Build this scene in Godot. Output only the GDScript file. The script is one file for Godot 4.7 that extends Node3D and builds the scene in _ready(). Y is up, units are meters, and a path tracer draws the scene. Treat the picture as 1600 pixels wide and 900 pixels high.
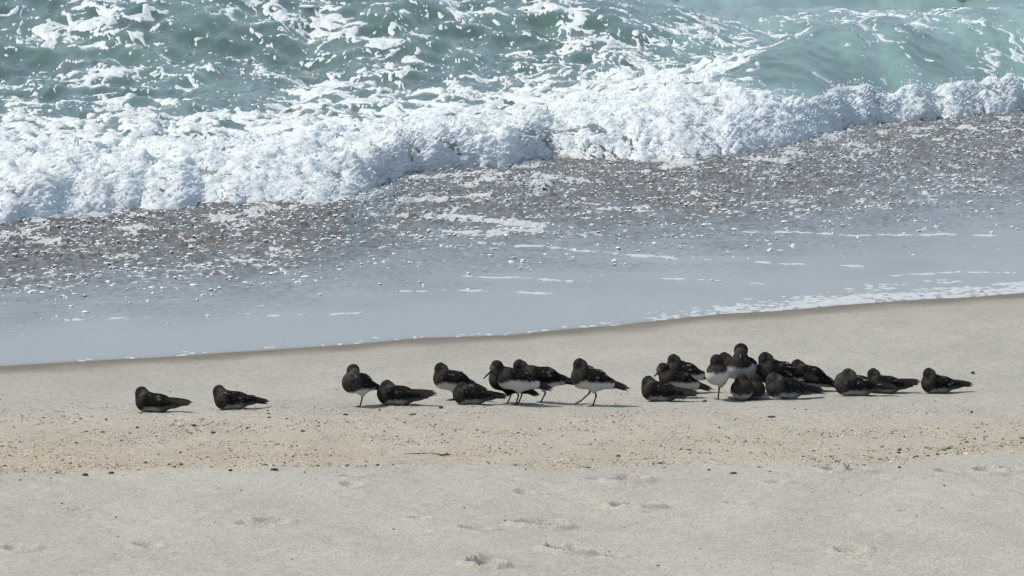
extends Node3D
# A flock of small shorebirds resting on a sandy beach, surf breaking behind.
# Distances run away from the camera along -z; "d" below is that distance in metres.

const F := 7920.0            # focal length in pixels of the 1600 x 900 photograph
const CAM_H := 1.5
const PITCH := 0.0771        # radians below the horizon

var rng := RandomNumberGenerator.new()
var n_big := FastNoiseLite.new()
var n_mid := FastNoiseLite.new()
var n_fine := FastNoiseLite.new()
var n_pit := FastNoiseLite.new()
var n_cell := FastNoiseLite.new()
var n_cell_fine := FastNoiseLite.new()
var n_warp := FastNoiseLite.new()
var n_soft := FastNoiseLite.new()
var n_net := FastNoiseLite.new()
var names := {}

# waterline and foot of the surf as (x, d) points, read off the ground they lie on
var shore_x := [-60.0, -8.0, -1.66, -1.347, -0.86, -0.353, 0.0, 0.365, 0.70, 1.14, 1.55, 1.97, 8.0, 60.0]
var shore_d := [-20.0, 11.6, 16.45, 16.67, 17.03, 17.47, 17.65, 18.05, 18.46, 18.81, 19.20, 19.51, 24.5, 60.0]
var front_x := [-60.0, -8.0, -3.13, -2.58, -2.0, -1.37, -1.04, -0.80, -0.60, -0.39, 0.0, 0.25, 0.51, 1.0, 1.57, 1.93, 2.43, 2.8, 3.33, 3.95, 5.05, 9.0, 60.0]
var front_d := [-5.0, 19.0, 24.8, 25.5, 26.45, 27.1, 27.57, 28.4, 30.0, 30.6, 31.2, 31.8, 31.4, 31.9, 32.7, 34.2, 36.4, 37.2, 37.7, 39.1, 40.0, 44.0, 80.0]

# ------------------------------------------------------------------ helpers
func tag(o: Node, label: String, category: String, group := "", kind := "") -> void:
	o.set_meta("label", label)
	o.set_meta("category", category)
	if group != "":
		o.set_meta("group", group)
	if kind != "":
		o.set_meta("kind", kind)

func numbered(called: String) -> String:
	if not names.has(called):
		names[called] = 0
		return called
	names[called] += 1
	return "%s_%03d" % [called, names[called]]

func lerp_table(xs: Array, ys: Array, x: float) -> float:
	var n := xs.size()
	if x <= xs[0]:
		return ys[0]
	for i in range(1, n):
		if x <= xs[i]:
			var t: float = (x - xs[i - 1]) / (xs[i] - xs[i - 1])
			return lerpf(ys[i - 1], ys[i], t)
	return ys[n - 1]

func sm(a: float, b: float, x: float) -> float:
	return smoothstep(a, b, x)

func mk_noise(n: FastNoiseLite, kind: int, freq: float, seed_: int, oct := 1) -> void:
	n.noise_type = kind
	n.frequency = freq
	n.seed = seed_
	n.fractal_type = FastNoiseLite.FRACTAL_FBM if oct > 1 else FastNoiseLite.FRACTAL_NONE
	n.fractal_octaves = oct

func spaced(lo: float, hi: float, step: float, out_lo: float, out_hi: float, grow := 1.35) -> PackedFloat32Array:
	# even spacing between lo and hi, growing steps out to out_lo and out_hi
	var left: Array[float] = []
	var s := step
	var x := lo
	while x > out_lo:
		s *= grow
		x -= s
		left.append(x)
	left.reverse()
	var a := PackedFloat32Array()
	for v in left:
		a.append(v)
	var n := int(round((hi - lo) / step))
	for i in n + 1:
		a.append(lo + (hi - lo) * i / n)
	s = step
	x = hi
	while x < out_hi:
		s *= grow
		x += s
		a.append(x)
	return a

func grid_mesh(pos: PackedVector3Array, col: PackedColorArray, nx: int, ny: int, keep: PackedByteArray, mat: Material, nrm := PackedVector3Array()) -> ArrayMesh:
	# rows run away from the camera, columns to the right
	if nrm.is_empty():
		nrm.resize(pos.size())
		for j in ny:
			var ja := maxi(j - 1, 0) * nx
			var jb := mini(j + 1, ny - 1) * nx
			for i in nx:
				var ia := maxi(i - 1, 0)
				var ib := mini(i + 1, nx - 1)
				var ex := pos[j * nx + ib] - pos[j * nx + ia]
				var ed := pos[jb + i] - pos[ja + i]
				nrm[j * nx + i] = ex.cross(ed).normalized()
	var idx := PackedInt32Array()
	idx.resize((nx - 1) * (ny - 1) * 6)
	var k := 0
	var all_kept := keep.is_empty()
	for j in ny - 1:
		for i in nx - 1:
			var a := j * nx + i
			var b := a + 1
			var c := a + nx
			var e := c + 1
			if all_kept or keep[a] or keep[b] or keep[c] or keep[e]:
				idx[k] = a; idx[k + 1] = c; idx[k + 2] = b
				idx[k + 3] = b; idx[k + 4] = c; idx[k + 5] = e
				k += 6
	idx.resize(k)
	var arr := []
	arr.resize(Mesh.ARRAY_MAX)
	arr[Mesh.ARRAY_VERTEX] = pos
	arr[Mesh.ARRAY_NORMAL] = nrm
	if not col.is_empty():
		arr[Mesh.ARRAY_COLOR] = col
	arr[Mesh.ARRAY_INDEX] = idx
	var m := ArrayMesh.new()
	m.add_surface_from_arrays(Mesh.PRIMITIVE_TRIANGLES, arr)
	m.surface_set_material(0, mat)
	return m

func add_mesh(called: String, m: Mesh, parent: Node = self) -> MeshInstance3D:
	var o := MeshInstance3D.new()
	o.name = numbered(called) if parent == self else called
	o.mesh = m
	parent.add_child(o, true)
	return o

# ------------------------------------------------------------------ ground
var marks := []      # footprints and scuffs: [x, d, half width, half depth, depth]

var col_x := 1e9
var col_ds := 0.0
var col_df := 0.0
var col_be := 0.0
var col_marks := []

func column(x: float) -> void:
	# what depends on x alone, kept for the column being built
	if x == col_x:
		return
	col_x = x
	col_ds = shore(x)
	col_df = front(x)
	col_be = band_edge(x)
	col_marks = []
	for m in marks:
		if absf(x - m[0]) < 1.8 * m[2]:
			col_marks.append(m)

func shore(x: float) -> float:
	return lerp_table(shore_x, shore_d, x) + 0.06 * n_mid.get_noise_2d(x * 0.25, 40.0)

func front(x: float) -> float:
	return lerp_table(front_x, front_d, x) + 0.35 * n_mid.get_noise_2d(x * 0.22, 7.0) + 0.07 * n_mid.get_noise_2d(x * 0.8, 3.0)

func front_at(x: float, dd: float, fr: float, fs: float) -> float:
	# the notches of the surf's foot fade out behind it
	return fs + (fr - fs) * exp(-maxf(dd, 0.0) / 1.3)

func front_smooth(x: float) -> float:
	var s := 0.0
	for k in 9:
		s += lerp_table(front_x, front_d, x + (k - 4) * 0.4)
	return s / 9.0

func water_level(d: float, ds: float, df: float) -> float:
	var t := clampf((d - ds) / (df - ds), -3.0, 1.0)
	return -0.025 - 0.125 * t

func ground_base(x: float, d: float) -> float:
	# the beach without its fine relief
	column(x)
	var ds := col_ds
	var df := col_df
	var plane := water_level(d, ds, df) - 0.012 * (d - ds)
	var g := minf(0.0, plane)
	g = -0.5 * (sqrt(plane * plane + 0.0002) - plane) if d < ds + 2.0 else plane
	return maxf(g, -2.5)

func band_edge(x: float) -> float:
	# near edge of the strip of coarse sand
	return 13.22 + 0.05 * x + 0.33 * sm(0.75, 1.5, x) - 0.12 * sm(-0.9, -1.4, x) + 0.10 * n_mid.get_noise_2d(x * 0.35, 11.0) + 0.035 * n_fine.get_noise_2d(x * 0.6, 5.0)

func ground(x: float, d: float) -> float:
	var g := ground_base(x, d)
	if d > 22.0 or d < 9.0 or absf(x) > 6.0:
		return g
	var near := 1.0 - sm(13.0, 13.5, d - 0.0)
	var be := col_be
	var wet := sm(col_ds - 0.9, col_ds - 0.1, d)
	var rough := lerpf(1.0, 0.12, wet)
	# fine sand lies a little over the coarse strip in front
	g += 0.007 * (1.0 - sm(be - 0.05, be + 0.08, d))
	g += rough * (0.007 * n_big.get_noise_2d(x * 1.3, d * 0.8) + 0.0034 * n_mid.get_noise_2d(x, d * 0.75) + 0.0013 * n_fine.get_noise_2d(x, d * 0.8))
	# scuffed, pocked sand in front
	var pit := n_pit.get_noise_2d(x + 0.03 * n_fine.get_noise_2d(x * 0.5, d), d * 0.7)
	var patch := sm(-0.1, 0.35, n_mid.get_noise_2d(x * 0.35 + 9.0, d * 0.3))
	g += near * (0.010 * n_warp.get_noise_2d(x * 0.8 + d * 0.35, d * 0.6) + 0.008 * (0.5 - absf(n_mid.get_noise_2d(x * 0.45 + d * 0.2, d * 0.4 + 60.0))) * patch)
	g -= near * 0.004 * patch * sm(0.25, 0.6, pit)
	# grains and little pits of the coarse strip
	var coarse := sm(be, be + 0.06, d) * (1.0 - sm(14.5, 14.9, d))
	g += coarse * 0.0022 * n_fine.get_noise_2d(x * 2.2, d * 1.4)
	# strand line behind the birds
	var sl := d - (15.1 + 0.08 * x + 0.06 * n_mid.get_noise_2d(x * 0.3, 2.0))
	g += 0.008 * (1.0 - sm(-0.035, 0.03, sl)) * (1.0 - sm(-0.1, 0.2, x))
	# a shallow furrow along the coarse strip
	var fr := d - (13.62 + 0.03 * x + 0.03 * n_mid.get_noise_2d(x * 0.4, 21.0))
	g -= 0.007 * exp(-fr * fr / 0.0012) * (1.0 - sm(-0.5, 0.2, x)) + 0.003 * exp(-fr * fr / 0.0012)
	for m in col_marks:
		var dx: float = (x - m[0]) / m[2]
		if absf(dx) > 1.8:
			continue
		var dd: float = (d - m[1] + 0.012 * n_fine.get_noise_2d(x * 0.7, m[0] * 9.0)) / m[3]
		var q := dx * dx + dd * dd
		if q < 5.0:
			g += 1.5 * m[4] * (-exp(-q * q * 1.2) + 0.5 * exp(-pow(q - 1.7, 2.0) * 2.2))
	return g

func pix(px: float, py: float, fine := true) -> Vector3:
	# where the ray through a photograph pixel meets the beach
	var ang := PITCH + atan((py - 450.0) / F)
	var d := CAM_H / tan(ang)
	var x := 0.0
	for k in 6:
		var ax := d * cos(PITCH) + CAM_H * sin(PITCH)
		x = (px - 800.0) / F * ax
		var g := ground(x, d) if fine else ground_base(x, d)
		d = (CAM_H - g) / tan(ang)
	return Vector3(x, ground(x, d), -d)

func build_sand() -> void:
	var list := [[990, 796, 34, 5, 0.018], [980, 758, 28, 4, 0.014], [845, 827, 36, 5, 0.018], [885, 866, 30, 5, 0.017],
		[758, 896, 26, 5, 0.018], [1148, 787, 16, 3, 0.008], [1340, 745, 22, 3, 0.011], [1545, 741, 20, 4, 0.012], [1580, 737, 18, 3, 0.012],
		[1302, 745, 16, 3, 0.011], [918, 735, 14, 3, 0.009], [548, 758, 20, 3, 0.009], [1330, 868, 22, 5, 0.010], [655, 818, 16, 3, 0.008],
		[548, 773, 16, 3, 0.007], [230, 865, 20, 4, 0.008], [30, 865, 24, 4, 0.009], [820, 779, 14, 3, 0.007], [1480, 745, 16, 3, 0.009], [745, 837, 24, 3, 0.008],
		[1215, 760, 18, 3, 0.007], [960, 870, 14, 3, 0.007], [1420, 800, 14, 3, 0.006], [120, 806, 16, 3, 0.007], [425, 822, 26, 4, 0.008], [390, 826, 20, 4, 0.007]]
	var found := []
	for a in list:
		var p := pix(a[0], a[1], false)
		var d := -p.z
		var per_m := F / d
		found.append([p.x, d, a[2] / per_m, a[3] * d * d / (F * CAM_H), a[4]])
		# each print is two or three scoops pressed beside one another
		for q in 2:
			found.append([p.x + rng.randf_range(-0.8, 0.8) * a[2] / per_m, d + rng.randf_range(-0.06, 0.06), a[2] / per_m * rng.randf_range(0.25, 0.5), 0.03, a[4] * 0.3])
	marks = found
	col_x = 1e9
	var xs := spaced(-2.0, 2.35, 0.009, -400.0, 400.0)
	var dsx := spaced(10.9, 20.2, 0.0135, -300.0, 600.0)
	var nx := xs.size()
	var ny := dsx.size()
	var pos := PackedVector3Array()
	var col := PackedColorArray()
	pos.resize(nx * ny)
	col.resize(nx * ny)
	for i in nx:
		var x := xs[i]
		for j in ny:
			var d := dsx[j]
			var k := j * nx + i
			pos[k] = Vector3(x, ground(x, d), -d)
			var c := Color(0.445, 0.421, 0.382)
			if d > 9.0 and d < 30.0 and absf(x) < 12.0:
				var be := col_be
				var blot := n_mid.get_noise_2d(x * 0.5 + 31.0, d * 0.25)
				var band := sm(be - 0.12, be + 0.16, d + 0.10 * n_fine.get_noise_2d(x * 0.4, d * 0.4)) * (1.0 - sm(13.9, 14.9, d + 0.25 * blot))
				c = c.lerp(Color(0.420, 0.399, 0.362), sm(14.2, 14.9, d))
				c = c.lerp(Color(0.450, 0.388, 0.315), band * (0.62 + 0.3 * blot + 0.3 * (1.0 - sm(-1.2, 0.4, x)) * sm(14.0, 13.5, d)))
				var g := 1.0 + 0.07 * n_mid.get_noise_2d(x * 0.4, d * 0.2 + 50.0) + 0.06 * n_fine.get_noise_2d(x, d * 0.6)
				c = Color(c.r * g, c.g * g, c.b * g)
				var ds := col_ds
				var damp := sm(ds - 1.5, ds - 0.5, d) * 0.14 + 0.86 * sm(ds - 0.55, ds - 0.05, d + 0.12 * blot)
				c = c.lerp(Color(0.195, 0.176, 0.155), damp)
			col[k] = c
	var mat := StandardMaterial3D.new()
	mat.vertex_color_use_as_albedo = true
	mat.albedo_texture = grain_texture(512, 5, 0.42)
	mat.roughness = 0.95
	mat.uv1_triplanar = true
	mat.uv1_world_triplanar = true
	mat.uv1_scale = Vector3(1.3, 1.3, 1.3)
	mat.metallic_specular = 0.25
	var o := add_mesh("sand", grid_mesh(pos, col, nx, ny, PackedByteArray(), mat))
	tag(o, "grey and buff beach sand with a coarser orange strip and footprints", "sand", "", "structure")

func grain_texture(size: int, seed_: int, spread: float) -> ImageTexture:
	# sand grains: each texel a grain of its own tone, with a few dark and a few pale ones
	var r := RandomNumberGenerator.new()
	r.seed = seed_
	var data := PackedByteArray()
	data.resize(size * size * 3)
	for k in size * size:
		var v := 0.84 + spread * (r.randf() - 0.5)
		var w := r.randf()
		var warm := r.randf_range(-0.03, 0.03)
		if w < 0.05:
			v *= 0.5
		elif w > 0.97:
			v = 1.0
		data[k * 3] = int(clampf((v + warm) * 255.0, 0, 255))
		data[k * 3 + 1] = int(clampf(v * 255.0, 0, 255))
		data[k * 3 + 2] = int(clampf((v - warm) * 255.0, 0, 255))
	var im := Image.create_from_data(size, size, false, Image.FORMAT_RGB8, data)
	return ImageTexture.create_from_image(im)

# ------------------------------------------------------------------ water
func swash_height(x: float, d: float, ds: float, df: float) -> float:
	var t := (d - ds) / (df - ds)
	var y := water_level(d, ds, df) + 0.004 * sm(0.0, 0.12, d - ds) - 0.02 * (1.0 - sm(-0.05, 0.02, d - ds))
	var chop := sm(0.24, 0.72, t + 0.10 * n_mid.get_noise_2d(x * 0.3, d * 0.12))
	if chop > 0.001 and absf(x) < 12.0:
		var a := 1.0 - absf(n_fine.get_noise_2d(x * 0.55 + 3.0, d * 0.33))
		var b := 1.0 - absf(n_fine.get_noise_2d(x * 1.1 + 13.0, d * 0.7))
		y += chop * (0.022 * n_mid.get_noise_2d(x * 0.8, d * 0.45) + 0.027 * (a * a - 0.6) + 0.015 * (b * b - 0.6))
	if absf(x) < 12.0:
		y += (0.15 + sm(0.06, 0.30, t)) * sm(-0.25, 0.25, n_mid.get_noise_2d(x * 0.07 + 5.0, d * 0.16) + 1.6 * (t - 0.12)) * (0.0038 * n_fine.get_noise_2d(x * 0.8 + 33.0, d * 0.5) + 0.0012 * n_fine.get_noise_2d(x * 1.7, d * 1.2))
	y += 0.0012 * sm(0.05, 0.3, t) * n_mid.get_noise_2d(x * 0.15, d * 0.9)
	return y

var curves := []     # thin foam lines left on the swash: [points, half depth, strength]

func swash_foam(x: float, d: float, ds: float, df: float) -> float:
	var t := (d - ds) / (df - ds)
	var v := -0.6
	# bubbles collected along the waterline, thicker to the right
	var e := d - ds
	if e < 1.2 and e > 0.0:
		var clump := -n_cell_fine.get_noise_2d(x * 1.5, d * 0.55) - 0.62
		var amount := sm(0.0, 1.5, x) * (0.22 + 0.45 * n_mid.get_noise_2d(x * 0.5, d * 0.3)) - 0.75 * e - 0.06 - 0.24 * (1.0 - sm(-0.2, 1.3, x))
		v = maxf(v, clump * 1.2 + amount)
		var lip := -0.10 + 0.14 * sm(-0.2, 1.2, x) - absf(e - 0.04 - 0.03 * n_fine.get_noise_2d(x * 0.4, 8.0)) * 3.5 + 0.30 * n_mid.get_noise_2d(x * 0.6, 77.0) - 0.10
		v = maxf(v, lip)
	for c in curves:
		var pts: Array = c[0]
		for q in range(pts.size() - 1):
			var a: Vector2 = pts[q]
			var b: Vector2 = pts[q + 1]
			if x < minf(a.x, b.x) or x > maxf(a.x, b.x):
				continue
			var u: float = (x - a.x) / (b.x - a.x)
			var cd: float = lerpf(a.y, b.y, u) + 0.10 * n_mid.get_noise_2d(x * 0.5, a.y * 3.0)
			var br: float = n_mid.get_noise_2d(x * 0.7 + 4.0, d * 0.5 + a.y)
			v = maxf(v, c[2] - absf(d - cd) / c[1] + 0.7 * br + 0.7 * n_fine.get_noise_2d(x * 0.4, d * 0.2))
	# torn sheets of froth running ahead of the surf
	var sheet := n_mid.get_noise_2d(x * 0.35 + 50.0, d * 0.10)
	var torn := 0.8 * n_mid.get_noise_2d(x * 0.9 + 8.0, d * 0.3) + 0.5 * n_fine.get_noise_2d(x * 0.6, d * 0.25)
	var wx := x + 0.10 * n_mid.get_noise_2d(x * 0.4, d * 0.2)
	var cell := n_net.get_noise_2d(wx * 8.0, d * 2.6 + 0.6 * sheet) + 1.0
	v = maxf(v, sm(0.30, 0.8, t) * (0.01 + 0.30 * sheet + 0.22 * torn - cell) - 0.03)
	v = maxf(v, sm(0.45, 0.95, t) * (0.95 * sheet + 0.62 * torn + 0.10 * t) - 0.50)
	return v

func build_swash(water: Material, foam: Material) -> void:
	for c in [[[[620, 352], [700, 345], [770, 340]], 0.30, 0.55], [[[660, 366], [740, 372], [850, 378]], 0.35, 0.55], [[[690, 386], [760, 392], [850, 384]], 0.30, 0.5],
		[[[750, 402], [860, 408], [960, 414], [1050, 418]], 0.10, 0.35], [[[680, 446], [800, 448], [900, 452]], 0.06, 0.15],
		[[[1040, 420], [1200, 424], [1350, 426]], 0.05, 0.1], [[[1160, 382], [1340, 386], [1480, 383], [1600, 385]], 0.09, 0.2], [[[600, 468], [720, 466], [860, 470]], 0.06, 0.12],
		[[[40, 515], [300, 505], [560, 498]], 0.05, -0.05], [[[1380, 440], [1500, 432], [1600, 434]], 0.08, 0.25], [[[980, 446], [1200, 452]], 0.05, 0.0],
		[[[640, 320], [760, 312], [900, 318]], 0.4, 0.3], [[[0, 375], [90, 380], [190, 372]], 0.5, 0.35]]:
		var pts := []
		for p in c[0]:
			var w := pix(p[0], p[1], false)
			pts.append(Vector2(w.x, -w.z))
		curves.append([pts, c[1], c[2]])
	var xs := spaced(-3.2, 4.2, 0.0165, -60.0, 60.0)
	var nx := xs.size()
	var ny := 430
	var pos := PackedVector3Array()
	var col := PackedColorArray()
	var fpos := PackedVector3Array()
	var keep := PackedByteArray()
	pos.resize(nx * ny)
	col.resize(nx * ny)
	fpos.resize(nx * ny)
	keep.resize(nx * ny)
	for i in nx:
		var x := xs[i]
		var ds := shore(x)
		var df := front(x)
		for j in ny:
			var u := float(j) / (ny - 1)
			var d := ds - 0.06 + (df + 0.5 - ds) * u
			var k := j * nx + i
			var y := swash_height(x, d, ds, df)
			var t := (d - ds) / (df - ds)
			pos[k] = Vector3(x, y, -d)
			var silt := sm(0.04, 0.42, t + 0.12 * n_mid.get_noise_2d(x * 0.3, d * 0.1))
			var c := Color(0.205, 0.188, 0.168).lerp(Color(0.090, 0.074, 0.062), silt)
			col[k] = c
			var v := swash_foam(x, d, ds, df) if absf(x) < 8.0 else -0.6
			fpos[k] = Vector3(x, y + clampf(v, -0.5, 0.35) * 0.010 + (0.003 * n_fine.get_noise_2d(x * 2.0, d * 1.2) if v > -0.05 else 0.0), -d)
			keep[k] = 1 if v > -0.02 else 0
	var o := add_mesh("shallow_water", grid_mesh(pos, col, nx, ny, PackedByteArray(), water))
	tag(o, "thin grey swash sheet turning to brown rippled shallows below the surf", "water", "", "structure")
	var f := add_mesh("swash_froth", grid_mesh(fpos, PackedColorArray(), nx, ny, keep, foam))
	tag(f, "thin white froth lines and bubbles lying on the grey swash", "foam", "", "stuff")

func right_part(x: float, d: float) -> float:
	return sm(0.9, 2.7, x + 0.5 * n_big.get_noise_2d(x * 0.5, d * 0.3))

func sea_height(x: float, dd: float, df: float) -> float:
	# dd: metres behind the foot of the surf
	var d := df + dd
	var r := sm(0.2, 3.0, x)
	var w := n_big.get_noise_2d(x * 0.35, d * 0.10)
	var bore := 0.225 + 0.06 * w + 0.05 * n_mid.get_noise_2d(x * 0.35, 91.0)
	var face := 1.0 - exp(-maxf(dd, 0.0) / 0.5)
	var left := bore * face * (0.35 + 0.65 * exp(-maxf(dd - 0.4, 0.0) / 5.0))
	var crest := 3.4 + 0.5 * n_big.get_noise_2d(x * 0.3, 5.0)
	var top := 0.45 + 0.07 * n_big.get_noise_2d(x * 0.35, 15.0)
	var right := (0.255 + 0.05 * n_mid.get_noise_2d(x * 0.4, 33.0)) * face + top * sm(0.2, crest, dd) - (top + 0.15) * sm(crest, 10.0, dd)
	var y := lerpf(left, right, r)
	# the next swell behind
	var c2 := 47.0 + 0.3 * x + 1.2 * n_big.get_noise_2d(x * 0.3, 60.0)
	var q := d - c2
	var swell := (0.72 + 0.12 * n_big.get_noise_2d(x * 0.5, 70.0)) * exp(-q * q / (13.0 if q < 0.0 else 30.0))
	y += swell * (1.0 - 0.75 * r)
	# chop
	var amp := sm(0.3, 3.0, dd) * lerpf(1.0, 0.45, r)
	y += amp * (0.07 * n_big.get_noise_2d(x * 1.6, d * 0.7) + 0.035 * n_mid.get_noise_2d(x * 0.45, d * 0.28) + 0.012 * n_mid.get_noise_2d(x * 1.3 + 7.0, d * 0.8))
	# swells farther out
	if d > 52.0:
		y += 0.25 * sm(52.0, 62.0, d) * sin((d + 0.3 * x) * 0.55 + 2.0 * n_big.get_noise_2d(x * 0.1, d * 0.1))
	if dd < 0.0:
		y += dd * 1.5
	y += r * sm(0.6, 1.5, dd) * 0.007 * n_fine.get_noise_2d(x * 0.45, d * 0.22)
	return -0.15 + y

func foam_amount(x: float, dd: float, df: float, y: float) -> float:
	var d := df + dd
	var r := right_part(x, d)
	var wx := x + 0.22 * n_warp.get_noise_2d(x, d * 0.6)
	var wd := d + 0.5 * n_warp.get_noise_2d(x + 40.0, d * 0.6)
	# thick tumbling foam of the bore
	var depth_l := 3.0 + 1.4 * n_big.get_noise_2d(x * 0.5, 22.0)
	var depth_r := 0.85 + 0.22 * n_mid.get_noise_2d(x * 0.5, 23.0)
	var reach := lerpf(depth_l, depth_r, r)
	var v := 1.0 - sm(0.35, 1.25, dd / reach)
	v = v * 1.3 - 0.35
	var hole := n_mid.get_noise_2d(wx * 0.75, wd * 0.20)
	var hole2 := n_fine.get_noise_2d(wx * 0.45, wd * 0.16)
	# ragged lower edge where the surf thins out over the shallows
	v += (1.0 - sm(0.0, 0.9 + 0.8 * sm(-0.6, 0.6, x) * (1.0 - r), dd)) * (0.85 * hole + 0.95 * hole2 - 0.22 - 0.15 * sm(-0.6, 0.6, x)) * (0.45 + 0.55 * sm(-0.8, 0.4, x))
	# streaked foam behind the bore
	var back := 0.22 - 0.04 * maxf(dd - 3.0, 0.0) - 0.7 * sm(8.5, 12.5, dd)
	v = maxf(v, (back + 1.0 * hole + 0.75 * hole2) * (1.0 - r) - 0.5 * r)
	# net of foam on the face of the swell
	# walls between bubbles of two sizes, drawn out and broken
	var patch := n_big.get_noise_2d(x * 0.9 + 15.0, d * 0.35) + 0.3 * hole
	var ux := wx + 0.12 * hole
	var ud := wd + 0.35 * n_mid.get_noise_2d(wx * 0.5 + 90.0, wd * 0.2)
	var e1 := n_net.get_noise_2d(ux * 2.6, ud * 0.95) + 1.0
	var e2 := n_net.get_noise_2d(ux * 6.5 + 40.0, ud * 2.2) + 1.0
	var width := clampf(0.065 + 0.14 * patch + 0.10 * hole2, 0.0, 0.4)
	var lace := maxf(width - e1, (width - 0.07) * 0.9 - e2) * 1.7 + 0.16 * sm(0.6, 0.9, patch + 0.5 * hole2)
	var on := sm(7.0, 11.0, dd) * (1.0 - r) + 0.55 * r * sm(2.2, 3.2, dd) + 0.9 * r * (1.0 - r) * 4.0 * sm(0.6, 1.2, dd) * 0.6
	var thin := (0.05 + 0.20 * patch + 0.12 * hole2) - e1
	v = maxf(v, minf(thin * 1.6, 0.12) - 0.2 * (1.0 - r * sm(0.7, 1.2, dd)))
	v = maxf(v, lace * clampf(on, 0.0, 1.0) - 0.25 * (1.0 - clampf(on, 0.0, 1.0)))
	return v

func build_sea(water: Material, foam: Material) -> void:
	var xs := spaced(-5.2, 5.6, 0.0135, -150.0, 150.0)
	var rows := PackedFloat32Array()
	var dd := -0.12
	while dd < 0.9:
		rows.append(dd)
		dd += 0.015
	while dd < 3.5:
		rows.append(dd)
		dd += 0.028
	while dd < 22.0:
		rows.append(dd)
		dd += 0.062
	while dd < 46.0:
		rows.append(dd)
		dd += 0.25
	var far_step := 0.2
	while dd < 700.0:
		rows.append(dd)
		far_step *= 1.12
		dd += far_step
	var nx := xs.size()
	var ny := rows.size()
	var pos := PackedVector3Array()
	var amt := PackedFloat32Array()
	pos.resize(nx * ny)
	amt.resize(nx * ny)
	var fr := PackedFloat32Array()
	var fs := PackedFloat32Array()
	for i in nx:
		fr.append(front(xs[i]))
		fs.append(front_smooth(xs[i]))
	for j in ny:
		for i in nx:
			var k := j * nx + i
			var x := xs[i]
			var df := front_at(x, rows[j], fr[i], fs[i])
			var y := sea_height(x, rows[j], df)
			pos[k] = Vector3(x, y, -(df + rows[j]))
			amt[k] = foam_amount(x, rows[j], df, y) if rows[j] < 21.5 else -0.5
	# normals of the water, then the foam raised along them in lumps
	var nrm := PackedVector3Array()
	nrm.resize(nx * ny)
	for j in ny:
		var ja := maxi(j - 1, 0) * nx
		var jb := mini(j + 1, ny - 1) * nx
		for i in nx:
			var ex := pos[j * nx + mini(i + 1, nx - 1)] - pos[j * nx + maxi(i - 1, 0)]
			var ed := pos[jb + i] - pos[ja + i]
			nrm[j * nx + i] = ex.cross(ed).normalized()
	var fpos := PackedVector3Array()
	var keep := PackedByteArray()
	fpos.resize(nx * ny)
	keep.resize(nx * ny)
	for k in nx * ny:
		var v := amt[k]
		var p := pos[k]
		if v > -0.12:
			var thick := clampf(v, -0.12, 0.6)
			var lump := -n_cell.get_noise_3d(p.x, p.y * 1.2, p.z * 0.7) - 0.45
			var lump2 := -n_cell_fine.get_noise_3d(p.x, p.y, p.z * 0.7) - 0.45
			var r := sm(1.0, 2.6, p.x)
			var bore := 1.0 - sm(lerpf(2.2, 0.7, r), lerpf(6.0, 1.5, r), rows[k / nx])
			var body := sm(0.0, 0.5, v) * lerpf(0.22, 1.0, bore)
			var h := 0.008 * clampf(v * 6.0, -1.0, 1.0) + 0.02 * thick + body * (0.012 * lump + 0.007 * lump2 + 0.088 * (0.45 + 0.55 * sm(0.0, 0.7, rows[k / nx])) * n_soft.get_noise_3d(p.x, p.y, p.z * 0.6) + 0.014 * n_fine.get_noise_3d(p.x * 1.6, p.y * 1.6, p.z))
			if v > 0.0:
				h += 0.002 * lump2
			fpos[k] = p + nrm[k] * h
			keep[k] = 1 if v > -0.05 else 0
		else:
			fpos[k] = p - nrm[k] * 0.008
	# the water: every second row and column of the same surface
	var mx := (nx + 1) / 2
	var my := (ny + 1) / 2
	var wpos := PackedVector3Array()
	var wcol := PackedColorArray()
	wpos.resize(mx * my)
	wcol.resize(mx * my)
	for j in my:
		for i in mx:
			var p := pos[(j * 2) * nx + i * 2]
			wpos[j * mx + i] = p
			var milk := sm(-0.2, 0.5, n_big.get_noise_2d(p.x * 0.9 + 3.0, p.z * 0.35)) * 0.6 + 0.4 * n_soft.get_noise_2d(p.x * 0.4, p.z * 0.3 + p.y * 1.5)
			var r := sm(0.6, 2.4, p.x)
			var c := Color(0.030, 0.058, 0.040).lerp(Color(0.15, 0.245, 0.205), clampf(milk * (0.4 + 0.5 * r) + 0.40 * r, 0.0, 1.0))
			var sandy := 1.0 - sm(0.0, 1.2, rows[j * 2])
			wcol[j * mx + i] = c.lerp(Color(0.085, 0.066, 0.050), sandy * (1.0 - 0.6 * r))
	var o := add_mesh("sea", grid_mesh(wpos, wcol, mx, my, PackedByteArray(), water))
	tag(o, "green sea with a breaking wave and a swell behind", "sea", "", "structure")
	var f := add_mesh("surf_foam", grid_mesh(fpos, PackedColorArray(), nx, ny, keep, foam))
	tag(f, "white tumbling surf foam with lacy streaks over the green wave", "foam", "", "stuff")

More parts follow.
